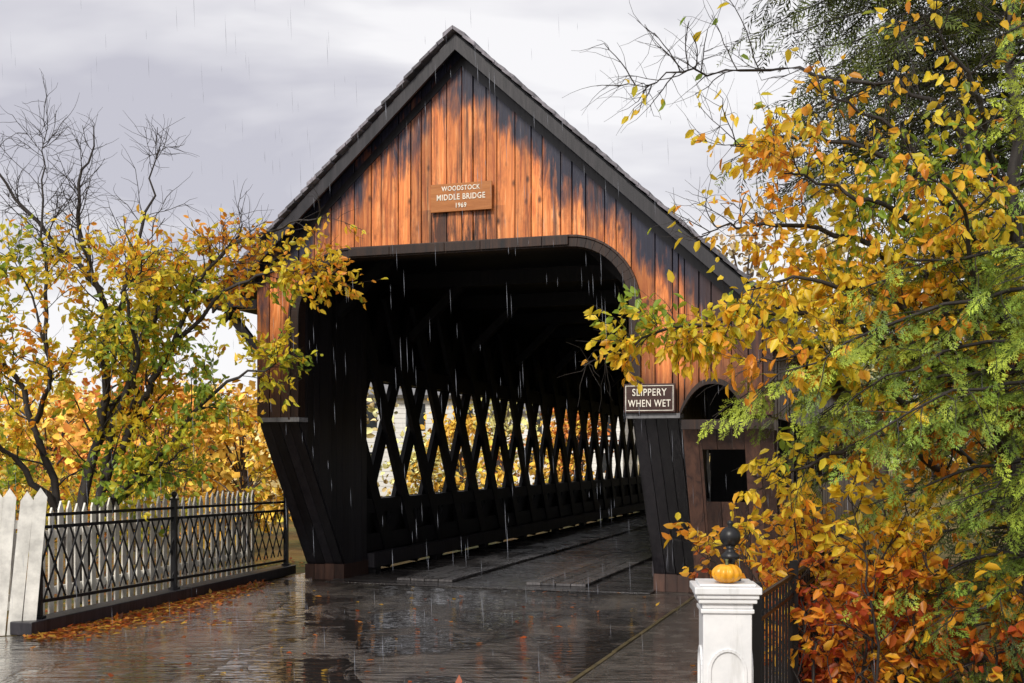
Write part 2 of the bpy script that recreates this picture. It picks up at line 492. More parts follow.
# ------------------------------------------------------------------ signs
M_signw = plain("sign_lettering_white", (0.80, 0.76, 0.66), 0.6)
def sign(name, uc, zc, w, h, lines, y, matb, frame=None):
    e = empty(name, W(uc, y, zc), TH)
    mb = MB(); mb.box(-w / 2, w / 2, 0.0, 0.03, -h / 2, h / 2, 0.6); mb.obj("board", matb, e, bevel=0.004)
    mb = MB(); mb.box(-w / 2 + .05, -w / 2 + .1, 0.031, abs(y) - 0.04, -h / 2 + .03, h / 2 - .03); mb.box(w / 2 - .1, w / 2 - .05, 0.031, abs(y) - 0.04, -h / 2 + .03, h / 2 - .03); mb.obj("battens", M_dark, e)
    if frame:
        mb = MB(); i = 0.022; tt = 0.008
        for (a, b, c, d) in ((-w/2+i, w/2-i, h/2-i-tt, h/2-i), (-w/2+i, w/2-i, -h/2+i, -h/2+i+tt), (-w/2+i, -w/2+i+tt, -h/2+i+tt, h/2-i-tt), (w/2-i-tt, w/2-i, -h/2+i+tt, h/2-i-tt)):
            mb.box(a, b, -0.003, 0.001, c, d, 0.5)
        mb.obj("painted_border", M_signw, e)
    for k, (tx, sz, zz, wid) in enumerate(lines):
        cu = bpy.data.curves.new("lettering", 'FONT'); cu.body = tx; cu.size = sz
        cu.align_x = 'CENTER'; cu.align_y = 'CENTER'; cu.extrude = 0.003; cu.offset = 0.0012; cu.space_character = 1.12
        o = link(bpy.data.objects.new("lettering_%d" % (k + 1), cu)); o.parent = e
        o.rotation_euler = (math.pi / 2, 0, 0); o.location = (0, -0.004, zz); o.scale = (wid, 1, 1)
        cu.materials.append(M_signw)
    return e
M_sb1 = wood("sign_orange_board", (0.30, 0.10, 0.025), (0.50, 0.20, 0.06), scale=(2, 10, 20), rough=0.5, var=0.2)
M_sb2 = wood("sign_dark_board", (0.03, 0.012, 0.010), (0.07, 0.03, 0.022), scale=(2, 10, 20), rough=0.5, var=0.2)
sign("bridge_name_sign", 0.12, 5.28, 0.86, 0.37,
     [("WOODSTOCK", 0.088, 0.115, 0.85), ("MIDDLE BRIDGE", 0.108, 0.0, 0.80), ("1969", 0.088, -0.112, 0.85)], -0.10, M_sb1)
sign("slippery_when_wet_sign", 2.645, 2.59, 0.65, 0.36,
     [("SLIPPERY", 0.125, 0.068, 0.80), ("WHEN WET", 0.125, -0.070, 0.73)], -0.15, M_sb2, True)

# ------------------------------------------------------------------ ground, road, sidewalk
t = NT("ground_grass_leaves"); n1 = t.noise(t.coord(), 3, 6, 0.7); n2 = t.noise(t.coord(), 0.35, 4)
c = t.ramp(n1, [(0.3, (0.04, 0.055, 0.014)), (0.5, (0.11, 0.11, 0.025)), (0.7, (0.25, 0.14, 0.04))])
c = t.mix(t.ramp(n2, [(0.4, 0.0), (0.6, 0.7)]), c, (0.25, 0.14, 0.04))
t.bsdf(c, 0.8, 0.3, n1, 0.05); M_ground = t.m
mb = MB(); S = 600
mb.poly([(-S, -S, -0.03), (S, -S, -0.03), (S, S, -0.03), (-S, S, -0.03)]); mb.obj("ground", M_ground)

t = NT("wet_asphalt"); co = t.coord()
fine = t.noise(co, 55, 3, 0.6); ripple = t.noise(t.coord((0.35, 1.5, 1)), 6.5, 3, 0.5, 0.2); mid = t.noise(co, 5.0, 6, 0.65)
bigp = t.noise(t.coord((1.0, 0.6, 1), rot=(0, 0, 0.3)), 1.05, 5, 0.6, 0.7)
pud = t.ramp(t.math('ADD', t.math('MULTIPLY', bigp, 0.85), t.math('MULTIPLY', mid, 0.15)), [(0.485, 1.0), (0.55, 0.0)])   # standing water
c = t.ramp(mid, [(0.3, (0.038, 0.034, 0.032)), (0.7, (0.12, 0.102, 0.088))])
c = t.mix(t.ramp(bigp, [(0.56, 0.0), (0.66, 0.6)]), c, (0.19, 0.165, 0.14))
c = t.mix(t.math('MULTIPLY', pud, 0.75), c, (0.020, 0.018, 0.018))
crv = t.n('ShaderNodeTexVoronoi', feature='DISTANCE_TO_EDGE'); crv.inputs['Scale'].default_value = 0.55
wv = t.n('ShaderNodeVectorMath', operation='ADD'); nz = t.n('ShaderNodeTexNoise'); nz.inputs['Scale'].default_value = 1.6; nz.inputs['Detail'].default_value = 5
t.l(co, nz.inputs['Vector']); t.l(co, wv.inputs[0]); t.l(nz.outputs['Color'], wv.inputs[1]); t.l(wv.outputs[0], crv.inputs['Vector'])
ck = t.ramp(crv.outputs['Distance'], [(0.0, 1.0), (0.014, 0.0)])
c = t.mix(t.math('MULTIPLY', ck, 0.7), c, (0.008, 0.008, 0.008))
rg = t.mix(pud, t.ramp(mid, [(0.35, 0.14), (0.65, 0.32)]), (0.03, 0.03, 0.03))
fz_ = t.math('MULTIPLY', fine, t.math('MULTIPLY_ADD', pud, -0.19, 0.20))
hb = t.math('ADD', fz_, t.math('MULTIPLY', ripple, t.math('MULTIPLY_ADD', pud, -0.45, 1.0)))
pb = t.bsdf(c, rg, 1.0, hb, 0.05, 1.0, coat=1.0); M_road = t.m
pb.inputs['Coat Roughness'].default_value = 0.04; pb.inputs['Coat IOR'].default_value = 1.7
mb = MB()
mb.poly([W(-3.42, 2.5, 0), (-5.15, 12.35, 0), (-7.2, 11.5, 0), (-22, 10.5, 0), (-22, -25, 0), (10, -25, 0), W(4.75, -14, 0), W(4.75, 1.0, 0), W(4.2, 2.6, 0)][::-1])
mb.obj("road", M_road)
t = NT("wet_sidewalk"); co = t.coord(); mid = t.noise(co, 4.0, 5, 0.65); fine = t.noise(t.coord((.4, 1.4, 1)), 9, 4, .6)
pb = t.bsdf(t.ramp(mid, [(0.3, (0.05, 0.047, 0.044)), (0.7, (0.14, 0.125, 0.11))]), t.ramp(mid, [(0.4, 0.08), (0.65, 0.35)]), 0.9, fine, 0.025, 1.0, coat=0.9); M_side = t.m
pb.inputs['Coat Roughness'].default_value = 0.06
mb = MB()
for k in range(16):
    v0 = -26 + k * 1.7
    mb.prism([W(3.10, v0, 0.004), W(4.66, v0, 0.004), W(4.66, v0 + 1.685, 0.004), W(3.10, v0 + 1.685, 0.004)], (0, 0, 0.03))
mb.obj("sidewalk", M_side)
mb = MB()
v0 = -26
while v0 < 1.2:
    L = random.uniform(0.7, 1.3); j = random.uniform(-0.008, .008)
    mb.prism([W(3.05 + j, v0, 0.004), W(3.09 + j, v0, 0.004), W(3.09 + j, v0 + L - .02, 0.004), W(3.05 + j, v0 + L - .02, 0.004)], (0, 0, 0.036)); v0 += L
mb.obj("sidewalk_kerb_edge", plain("kerb_edge", (0.12, 0.095, 0.05), 0.35, amount=0.6))
FA = Vector((-5.03, 12.64, 0)); FB = Vector((-3.56, 18.75, 0)); FD = (FB - FA).normalized(); FN = Vector((-FD.y, FD.x, 0))
mb = MB()
p = FA - FD * 0.3
for k in range(2):
    a = p + FD * (k * 3.35); b = a + FD * 3.33
    mb.beam(a + Vector((0, 0, 0.075)), b + Vector((0, 0, 0.075)), 0.26, 0.14)
mb.obj("timber_kerb", M_dark, bevel=0.01)

# ------------------------------------------------------------------ iron fence (left)
M_iron = plain("black_iron", (0.010, 0.010, 0.012), 0.4, metal=0.0, spec=0.4)
M_white = plain("weathered_white_paint", (0.80, 0.78, 0.72), 0.5, nscale=5, amount=0.32)
fence = empty("iron_fence")
Lf = (FB - FA).length
posts_t = [0.0, Lf * 0.225, Lf * 0.45, Lf * 0.725, Lf]
def fz(tt): return 1.24 - 0.10 * tt / Lf
mb = MB()
big_posts = (0, 2, 4)
for i, tt in enumerate(posts_t):
    if i not in big_posts: continue
    p = FA + FD * tt; w = 0.035
    mb.box(p.x - w, p.x + w, p.y - w, p.y + w, 0.14, fz(tt) + 0.10, 0.5)
    mb.box(p.x - .05, p.x + .05, p.y - .05, p.y + .05, fz(tt) + 0.10, fz(tt) + 0.125, 0.5)
    mb.box(p.x - .06, p.x + .06, p.y - .06, p.y + .06, 0.145, 0.17, 0.5)
mb.obj("posts", M_iron, fence)
for k, i in enumerate(big_posts):
    p = FA + FD * posts_t[i]; z = fz(posts_t[i]) + 0.125
    lathe("finial_%d" % (k + 1), [(0.001, 0), (0.02, 0), (0.018, 0.015), (0.035, 0.035), (0.04, 0.055), (0.03, 0.08), (0.001, 0.095)], M_iron, fence, (p.x, p.y, z), 16)
mb = MB(); Z = Vector((0, 0, 1))
for h in (0.0, -0.13, -0.92):
    mb.beam(FA + Z * (fz(0) + h), FB + Z * (fz(Lf) + h), 0.03, 0.035)
mb.obj("rails", M_iron, fence)
mb = MB()
zl, zh = 0.335, 1.11; slope = 1.9; run = (zh - zl) / slope; sp = 0.245
tt = -run
while tt < Lf:
    for sg in (0, 1):
        a0, a1 = tt, tt + run
        z0, z1 = zl, zh
        if a0 < 0: z0 = zl + (0 - a0) * slope; a0 = 0
        if a1 > Lf: z1 = zh - (a1 - Lf) * slope; a1 = Lf
        if sg: A, B_ = (a0, zl + zh - z0), (a1, zl + zh - z1)
        else: A, B_ = (a0, z0), (a1, z1)
        off = FN * (0.008 * (1 if sg else -1))
        if a1 - a0 > 0.03:
            k0 = 1 - 0.10 * A[0] / Lf; k1 = 1 - 0.10 * B_[0] / Lf
            mb.beam(FA + FD * A[0] + Z * A[1] * k0 + off, FA + FD * B_[0] + Z * B_[1] * k1 + off, 0.012, 0.02)
    tt += sp
mb.obj("lattice_bars", M_iron, fence)

def picket(name, A, B_, h, w, gap, lean=0.0, ph=0.1):
    e = empty(name); A = Vector(A); B_ = Vector(B_); D = (B_ - A).normalized(); N = Vector((-D.y, D.x, 0)); L = (B_ - A).length
    mb = MB(); s_ = 0
    while s_ < L:
        hh = h + random.uniform(-0.04, 0.04); ln = lean + random.uniform(-0.018, 0.018)
        p = A + D * s_
        pts = [p, p + D * w, p + D * (w + ln) + Z * (hh - ph), p + D * (w / 2 + ln) + Z * hh, p + D * ln + Z * (hh - ph)]
        mb.prism(pts, N * 0.022); s_ += w + gap
    mb.obj("pickets", M_white, e)
    mb = MB()
    for z in (0.3, h - 0.35):
        mb.beam(A + N * 0.045 + Z * z, B_ + N * 0.045 + Z * z, 0.035, 0.09)
    mb.obj("rails", M_white, e); return e
picket("picket_fence", FA + FN * 0.55 + FD * 0.3, FB + FN * 0.65 + FD * 0.2, 1.31, 0.09, 0.085)
picket("picket_fence", (-6.9, 11.8, 0), (-5.12, 12.45, 0), 1.50, 0.13, 0.015, lean=0.12)

# ------------------------------------------------------------------ white gate post, finial, pumpkin
PX, PY = 1.163, 6.5
post = empty("white_gate_post", (PX, PY, 0), math.radians(-4))
t = NT("white_post_paint"); n = t.noise(t.coord(), 5, 5, 0.65); n2 = t.noise(t.coord((9, 9, 1.2)), 1.0, 5, 0.7)
c = t.ramp(n, [(0.3, (0.66, 0.67, 0.69)), (0.7, (0.82, 0.82, 0.83))])
c = t.mix(t.ramp(n2, [(0.56, 0.0), (0.72, 0.5)]), c, (0.42, 0.42, 0.40))
t.bsdf(c, 0.32, 0.5, n, 0.003); M_paint = t.m
mb = MB()
def sq(h, z0, z1): mb.box(-h, h, -h, h, z0, z1, 0.5)
sq(0.165, 0.02, 0.22); sq(0.15, 0.221, 0.26); sq(0.130, 0.261, 1.03)
sq(0.142, 1.031, 1.055); sq(0.135, 1.056, 1.085); sq(0.155, 1.086, 1.11); sq(0.165, 1.111, 1.135); sq(0.178, 1.136, 1.175); sq(0.15, 1.176, 1.19)
mb.obj("shaft_and_cap", M_paint, post, bevel=0.006)
mb = MB()
for rot in range(4):
    ca, sa = math.cos(rot * math.pi / 2), math.sin(rot * math.pi / 2)
    def R(x, y, z): return (x * ca - y * sa, x * sa + y * ca, z)
    r = 0.095; zc = 0.72
    path = [(-r, 0.30)] + [(-r * math.cos(a), zc + r * 1.2 * math.sin(a)) for a in [math.pi * k / 14 for k in range(15)]] + [(r, 0.30)]
    for i in range(len(path) - 1):
        a, b = path[i], path[i + 1]
        mb.beam(R(a[0], -0.134, a[1]), R(b[0], -0.134, b[1]), 0.014, 0.012, up=R(0, 1, 0), c=0.5)
mb.obj("panel_moulding", M_paint, post)
fin = lathe("ball_finial", [(0.001, 0), (0.06, 0), (0.06, 0.02), (0.03, 0.03), (0.022, 0.07), (0.03, 0.11), (0.05, 0.12), (0.052, 0.14), (0.03, 0.155), (0.02, 0.175), (0.03, 0.19)] +
            [(0.058 * math.sin(a), 0.24 - 0.058 * math.cos(a)) for a in [math.pi * k / 14 for k in range(2, 14)]] + [(0.012, 0.298), (0.018, 0.31), (0.014, 0.325), (0.001, 0.332)], M_iron, post, (0.035, 0.06, 1.19), 28)
pk = empty("pumpkin", (PX - 0.005, PY - 0.085, 1.19))
t = NT("pumpkin_skin"); n = t.noise(t.coord((1, 1, 1)), 22, 5)
t.bsdf(t.ramp(n, [(0.3, (0.60, 0.24, 0.008)), (0.7, (0.85, 0.42, 0.02))]), 0.35, 0.5, n, 0.002); M_pk = t.m
prof = []
for k in range(17):
    a = math.pi * k / 16
    r = 0.082 * math.sin(a) ** 0.85; z = 0.052 - 0.052 * math.cos(a)
    z -= 0.012 * math.exp(-(r / 0.02) ** 2) * (1 if k > 8 else -0.6)
    prof.append((max(r, 0.0005), z))
lathe("pumpkin_body", prof, M_pk, pk, (0, 0, 0.0), 72, ribs=11, ribamp=0.13)
lathe("stem", [(0.014, 0.088), (0.008, 0.10), (0.007, 0.118), (0.010, 0.127), (0.001, 0.128)], plain("pumpkin_stem", (0.12, 0.13, 0.05), 0.7), pk, (0.0, 0, 0), 10)

rf = empty("iron_fence")
A = Vector((1.38, 6.75, 0)); B_ = Vector((3.0, 10.9, 0)); D = (B_ - A).normalized(); L = (B_ - A).length
mb = MB(); s_ = 0
while s_ < L:
    p = A + D * s_
    mb.box(p.x - .007, p.x + .007, p.y - .007, p.y + .007, 0.02, 1.06, 0.5); s_ += 0.13
for z in (0.14, 0.93, 1.06): mb.beam(A + Z * z, B_ + Z * z, 0.025, 0.025)
for k in range(4):
    p = A + D * (L * k / 3); mb.box(p.x - .03, p.x + .03, p.y - .03, p.y + .03, 0, 1.16, 0.5)
mb.obj("bars", M_iron, rf)

# ------------------------------------------------------------------ vegetation tools
def nrm(a): return a / (np.linalg.norm(a, axis=-1, keepdims=True) + 1e-9)

class Tubes:
    def __init__(s): s.V = []; s.Q = []; s.n = 0
    def add(s, P, R, sides=5):
        P = np.asarray(P, float); R = np.asarray(R, float)
        T = nrm(np.gradient(P, axis=0)); ref = np.array([0.31, 0.52, 0.79]) if abs(T[0, 2]) < .8 else np.array([1., 0, 0])
        A = nrm(np.cross(T, ref)); Bv = np.cross(T, A)
        an = np.arange(sides) * 2 * np.pi / sides
        ring = P[:, None, :] + R[:, None, None] * (np.cos(an)[None, :, None] * A[:, None, :] + np.sin(an)[None, :, None] * Bv[:, None, :])
        m = len(P); s.V.append(ring.reshape(-1, 3))
        i = np.arange(m - 1)[:, None]; k = np.arange(sides)[None, :]; k2 = (k + 1) % sides
        q = np.stack([i * sides + k, i * sides + k2, (i + 1) * sides + k2, (i + 1) * sides + k], -1).reshape(-1, 4) + s.n
        s.Q.append(q); s.n += m * sides
    def obj(s, name, mat, parent):
        return fastmesh(name, np.concatenate(s.V), np.concatenate(s.Q), None, mat, parent, True)

def smooth_path(pts, n=6, jit=0.03):
    P = np.array(pts, float); out = []
    E = np.vstack([2 * P[0] - P[1], P, 2 * P[-1] - P[-2]])
    for i in range(1, len(E) - 2):
        for k in range(n):
            t_ = k / n; a, b, c, d = E[i - 1], E[i], E[i + 1], E[i + 2]
            out.append(0.5 * ((2 * b) + (c - a) * t_ + (2 * a - 5 * b + 4 * c - d) * t_**2 + (-a + 3 * b - 3 * c + d) * t_**3))
    out.append(P[-1]); out = np.array(out)
    out[1:] += RNG.normal(0, jit, (len(out) - 1, 3)); return out

def wander(p, d, L, n, w=0.25, grav=0.0):
    out = [p]; st = L / n
    for _ in range(n):
        d = nrm(d + RNG.normal(0, w, 3) + np.array([0, 0, grav])); p = p + d * st; out.append(p)
    return np.array(out)

def leaf_obj(name, P, D, S, C, mat, parent, width=0.56):
    n = len(P); D = nrm(D); r = nrm(RNG.normal(size=(n, 3)))
    T = nrm(np.cross(D, r)); N = np.cross(D, T); s_ = S[:, None]
    v = np.stack([P, P + D * s_ * .30 + T * s_ * width * .46 + N * s_ * .10, P + D * s_ * .70 + T * s_ * width * .36 + N * s_ * .07,
                  P + D * s_ - N * s_ * .12, P + D * s_ * .70 - T * s_ * width * .36 + N * s_ * .07, P + D * s_ * .30 - T * s_ * width * .46 + N * s_ * .10], 1)
    b = np.arange(n)[:, None] * 6
    Q = np.concatenate([b + np.array([[0, 1, 2, 3]]), b + np.array([[0, 3, 4, 5]])])
    return fastmesh(name, v.reshape(-1, 3), Q, np.repeat(C, 6, 0), mat, parent, False)

M_leaf = leafmat("autumn_leaves", 0.48, 0.4, 0.4)
M_far = leafmat("distant_leaves", 0.0, 0.8, 0.0)
M_needle = leafmat("hemlock_needles", 0.0, 0.5, 0.3)
M_bark = plain("bark", (0.030, 0.024, 0.022), 0.7, nscale=14, amount=0.5, bumpd=0.01)
M_twig = plain("grey_twigs", (0.08, 0.060, 0.055), 0.8, nscale=14, amount=0.4)

def palette(keys, wts, pos, spread=0.25, freq=1.2, off=0.0):
    keys = np.array(keys); n = len(pos)
    f = np.array([mnoise.noise(Vector((float(p[0]) * freq + off, float(p[1]) * freq, float(p[2]) * freq))) for p in pos])
    x = np.clip(0.5 + f * 0.75 + RNG.normal(0, spread, n) + wts, 0, 0.9999) * (len(keys) - 1)
    i = x.astype(int); fr = (x - i)[:, None]
    c = keys[i] * (1 - fr) + keys[np.minimum(i + 1, len(keys) - 1)] * fr
    return np.clip(c * RNG.uniform(0.65, 1.15, (n, 1)), 0, 0.96)

def tree(name, limbs, leafsize, colorfn, densfn, mat_b=M_bark, sub_den=7, sub_len=0.9, twigs=6, twig_len=0.35, lpt=6, droop=0.35, tw=0.004):
    e = empty(name, tuple(limbs[0][0][0])); e_loc = np.array(limbs[0][0][0], float)
    T = Tubes(); LP = []; LD = []
    for (pts, r0, r1, sc) in limbs:
        P = smooth_path(pts, 6, 0.012 + 0.014 * sc) - e_loc
        R = np.linspace(r0, r1, len(P)) ; T.add(P, R, 7)
        seg = np.linalg.norm(np.diff(P, axis=0), axis=1); tot = seg.sum(); cum = np.concatenate([[0], np.cumsum(seg)])
        ns = int(tot * sub_den)
        for _ in range(ns):
            u_ = RNG.uniform(0.22, 1.0) ** 0.8; d_ = u_ * tot; i = min(np.searchsorted(cum, d_) - 1, len(P) - 2); i = max(i, 0)
            p0 = P[i] + (P[i + 1] - P[i]) * ((d_ - cum[i]) / seg[i]); tan = nrm(P[i + 1] - P[i])
            rp = nrm(np.cross(tan, RNG.normal(size=3)))
            Ls = sub_len * sc * (1.15 - 0.6 * u_) * RNG.uniform(0.5, 1.25)
            sp_ = wander(p0, nrm(tan * 0.6 + rp * 0.9 + np.array([0, 0, 0.3])), Ls, 6, 0.16, 0.02)
            rs = max(0.005, R[i] * 0.3); T.add(sp_, np.linspace(rs, tw, 7), 4)
            for k in range(twigs):
                j = RNG.integers(1, 7); q = sp_[j]; td = nrm(sp_[j] - sp_[j - 1])
                tp = wander(q, nrm(td * 0.7 + nrm(RNG.normal(size=3)) * 0.8), twig_len * RNG.uniform(0.5, 1.3), 4, 0.2, 0.0)
                T.add(tp, np.linspace(tw * .9, tw * 0.4, 5), 3)
                dn = densfn(tp[2] + e_loc)
                nl = RNG.poisson(lpt * dn)
                for _l in range(nl):
                    a = RNG.uniform(0.1, 1) * 4; ii = min(int(a), 3)
                    LP.append(tp[ii] + (tp[ii + 1] - tp[ii]) * (a - ii))
                    LD.append(nrm(tp[ii + 1] - tp[ii]) * 0.6 + RNG.normal(0, 0.5, 3) + np.array([0, 0, -droop]))
    T.obj("trunk_and_branches", mat_b, e)
    LP = np.array(LP); LD = np.array(LD)
    if len(LP):
        leaf_obj("foliage", LP, LD, leafsize * RNG.uniform(0.6, 1.25, len(LP)), colorfn(LP + e_loc), M_leaf, e)
    return e

YEL = (0.96, 0.70, 0.05); GYEL = (0.76, 0.72, 0.06); GRN = (0.28, 0.40, 0.05); ORG = (0.94, 0.36, 0.04); RUST = (0.62, 0.16, 0.03); GOLD = (0.96, 0.52, 0.04)

# ------------------------------------------------------------------ left tree
B0 = (-5.5, 15.3, 0.0)
limbs = [
 ([B0, (-5.45, 15.3, 0.7), (-4.9, 15.2, 2.2), (-4.35, 15.0, 3.1), (-3.9, 14.8, 4.0), (-3.3, 14.7, 4.7)], 0.085, 0.010, 0.95),
 ([B0, (-5.6, 15.3, 0.9), (-5.3, 15.4, 2.4), (-5.3, 15.4, 3.8), (-5.6, 15.3, 5.0), (-5.3, 15.2, 6.0)], 0.095, 0.008, 1.0),
 ([B0, (-5.7, 15.2, 0.8), (-6.0, 15.0, 2.3), (-6.5, 14.9, 3.4), (-7.2, 14.8, 4.7)], 0.075, 0.008, 1.1),
 ([B0, (-5.4, 15.2, 0.9), (-4.4, 14.9, 1.9), (-3.6, 14.6, 2.7), (-2.8, 14.5, 3.0)], 0.065, 0.008, 0.8),
 ([(-5.3, 15.4, 1.6), (-4.7, 15.2, 3.4), (-3.8, 15.0, 4.3), (-3.0, 14.9, 4.7), (-2.3, 14.8, 4.85)], 0.05, 0.006, 0.65),
 ([(-5.3, 15.4, 3.0), (-4.8, 15.3, 4.6), (-4.5, 15.2, 5.8)], 0.04, 0.006, 0.9),
 ([(-5.8, 15.1, 1.2), (-6.4, 14.6, 2.1), (-7.4, 14.4, 2.5)], 0.05, 0.008, 0.9),
 ([(-5.2, 15.3, 1.1), (-4.6, 15.0, 1.6), (-4.0, 14.9, 2.0)], 0.04, 0.008, 0.7),
 ([(-4.3, 15.0, 3.2), (-3.5, 14.7, 3.9), (-2.8, 14.6, 4.15), (-2.2, 14.6, 4.1)], 0.03, 0.005, 0.5),
 ([(-5.3, 15.4, 4.0), (-6.2, 15.2, 5.0), (-6.9, 15.0, 6.0)], 0.04, 0.006, 0.9),
 ([(-4.9, 15.2, 2.3), (-4.6, 14.6, 3.0), (-4.6, 14.2, 3.8), (-4.2, 14.0, 4.3)], 0.04, 0.006, 0.9),
 ([(-6.0, 15.0, 2.3), (-5.6, 14.4, 3.0), (-5.9, 14.2, 4.2)], 0.04, 0.006, 0.9),
 ([(-5.3, 15.4, 2.2), (-4.9, 15.8, 3.2), (-4.7, 16.0, 4.2)], 0.04, 0.006, 0.9),
 ([(-5.9, 15.1, 3.2), (-5.9, 15.0, 4.6), (-5.9, 15.0, 6.0)], 0.03, 0.005, 0.9),
]
def ldens(p):
    z = p[2]; d = 1.0 if z < 4.1 else max(0.0, 1 - (z - 4.1) / 0.8)
    if p[0] > -3.0 and z < 2.5: d *= 0.0
    return d * (0.45 + 1.1 * max(0, 0.5 + mnoise.noise(Vector((p[0] * 1.3, p[1] * 1.3, p[2] * 1.3)))))
def lcol(P):
    w = np.clip((P[:, 2] - 3.5) * 0.15, -0.2, 0.3) + np.clip((-5.2 - P[:, 0]) * 0.12, 0, 0.22)
    return palette([GRN, GRN, GYEL, GYEL, YEL, YEL, YEL, GOLD, ORG], w + 0.0, P, 0.22, 1.0)
tree("crabapple_tree", limbs, 0.102, lcol, ldens, sub_den=7.5, sub_len=0.95, twigs=7, twig_len=0.36, lpt=6.5, tw=0.0042)

# ------------------------------------------------------------------ right deciduous tree
T0 = (3.75, 8.7, 0.0)
limbs = [
 ([T0, (3.7, 8.7, 1.3), (3.6, 8.7, 2.6), (3.7, 8.7, 4.2), (3.6, 8.7, 5.6)], 0.11, 0.02, 0.9),
 ([(3.65, 8.7, 2.0), (2.5, 8.2, 2.72), (1.7, 8.0, 2.84), (0.95, 7.8, 2.66), (0.45, 7.7, 2.47)], 0.026, 0.003, 0.32),
 ([(3.6, 8.7, 2.5), (2.9, 8.3, 3.1), (2.1, 8.2, 3.45), (1.6, 8.0, 3.42), (1.3, 7.9, 3.35)], 0.030, 0.004, 0.65),
 ([(3.6, 8.7, 3.0), (2.9, 8.4, 3.8), (2.1, 8.3, 4.1), (1.5, 8.1, 4.0)], 0.030, 0.004, 0.75),
 ([(3.65, 8.7, 3.6), (3.0, 8.5, 4.4), (2.2, 8.5, 4.6), (1.4, 8.4, 4.6), (0.8, 8.3, 4.45)], 0.022, 0.003, 0.75),
 ([(3.65, 8.7, 1.4), (2.6, 8.0, 1.95), (2.0, 7.8, 1.85), (1.6, 7.8, 1.72)], 0.03, 0.004, 0.45),
 ([(3.6, 8.7, 2.2), (2.7, 7.9, 2.8), (1.9, 7.6, 3.0), (1.5, 7.5, 2.92)], 0.028, 0.004, 0.5),
 ([(3.6, 8.7, 2.8), (3.0, 8.0, 3.5), (2.5, 7.8, 4.0), (1.9, 7.7, 4.3)], 0.03, 0.004, 0.7),
 ([(3.65, 8.7, 3.4), (3.2, 8.0, 4.0), (2.9, 7.7, 4.4), (2.6, 7.6, 4.7)], 0.03, 0.004, 0.7),
 ([(3.65, 8.7, 2.1), (3.1, 7.9, 2.7), (2.8, 7.3, 3.3), (2.4, 7.0, 3.6)], 0.03, 0.004, 0.65),
 ([(3.65, 8.7, 1.8), (3.1, 8.3, 2.4), (2.4, 8.2, 2.8), (1.9, 8.2, 3.1)], 0.03, 0.004, 0.65),
 ([(3.6, 8.7, 2.9), (2.8, 8.0, 3.4), (2.2, 7.8, 3.6), (1.7, 7.7, 3.75)], 0.03, 0.004, 0.65),
 ([(3.2, 8.2, 1.8), (2.3, 7.6, 2.35), (1.8, 7.4, 2.5), (1.45, 7.3, 2.4)], 0.02, 0.003, 0.4),
]
def rdens(p):
    x, y, z = p
    d = 1.0
    if z > 3.9: d *= max(0.05, 1 - (z - 3.9) / 0.7) if x < 2.2 else 0.18
    if x < 1.3 and z > 3.0: d *= 0.4
    if x < 1.5 and z > 2.9: d *= 0.6
    if x < 1.30 and z < 2.42: d = 0.0
    return d * (0.30 + 1.3 * max(0, 0.45 + mnoise.noise(Vector((p[0] * 1.9, p[1] * 1.9, p[2] * 1.9)))))
def rcol(P):
    w = np.clip((3.0 - P[:, 2]) * 0.14, -0.05, 0.25)
    return palette([GRN, GYEL, YEL, YEL, YEL, GOLD, GOLD, ORG, ORG], w, P, 0.2, 1.2, 5.0)
tree("maple_tree", limbs, 0.082, rcol, rdens, mat_b=M_bark, sub_den=8.5, sub_len=0.82, twigs=6, twig_len=0.28, lpt=4.6, droop=0.8, tw=0.0026)

# ------------------------------------------------------------------ hemlocks
def spray_template(fine=True):
    V = []; Q = []
    def blade(b, d, L_, w, dz=0.0):
        d = np.array(d, float); d /= np.linalg.norm(d); s2 = np.array([-d[1], d[0], 0])
        i = len(V)
        V.extend([b, b + d * L_ * .5 + s2 * w / 2 + np.array([0, 0, dz * .3]), b + d * L_ + np.array([0, 0, dz]), b + d * L_ * .5 - s2 * w / 2 + np.array([0, 0, dz * .3])])
        Q.append((i, i + 1, i + 2, i + 3))
    rr = np.random.default_rng(3)
    n = 7 if fine else 5
    for k in range(n):
        f = (k + 0.3) / n; b = np.array([f, 0, -0.14 * f * f])
        for sg in (-1, 1):
            Ls = (0.50 * (1 - f) ** 0.8 * (0.5 + 0.5 * min(1, f * 4)) + 0.06) * rr.uniform(.8, 1.2)
            an = 0.8 + rr.normal(0, .12); dirv = np.array([math.cos(an), sg * math.sin(an), 0]); dz = rr.normal(-0.05, .05)
            blade(b, dirv, Ls, 0.030 if fine else 0.06, dz)
            if Ls > 0.16 and fine:
                for g in (0.3, 0.55, 0.8):
                    bb = b + dirv * Ls * g + np.array([0, 0, dz * g])
                    l2 = Ls * 0.45 * (1.1 - g)
                    for s3 in (-1, 1):
                        a2 = an * sg + s3 * 0.75
                        blade(bb, [math.cos(a2), math.sin(a2), 0], l2, 0.030, rr.normal(-.02, .02))
    blade(np.array([0.85, 0, -0.10]), [1, 0, 0], 0.18, 0.03, -0.04)
    return np.array(V), np.array(Q)
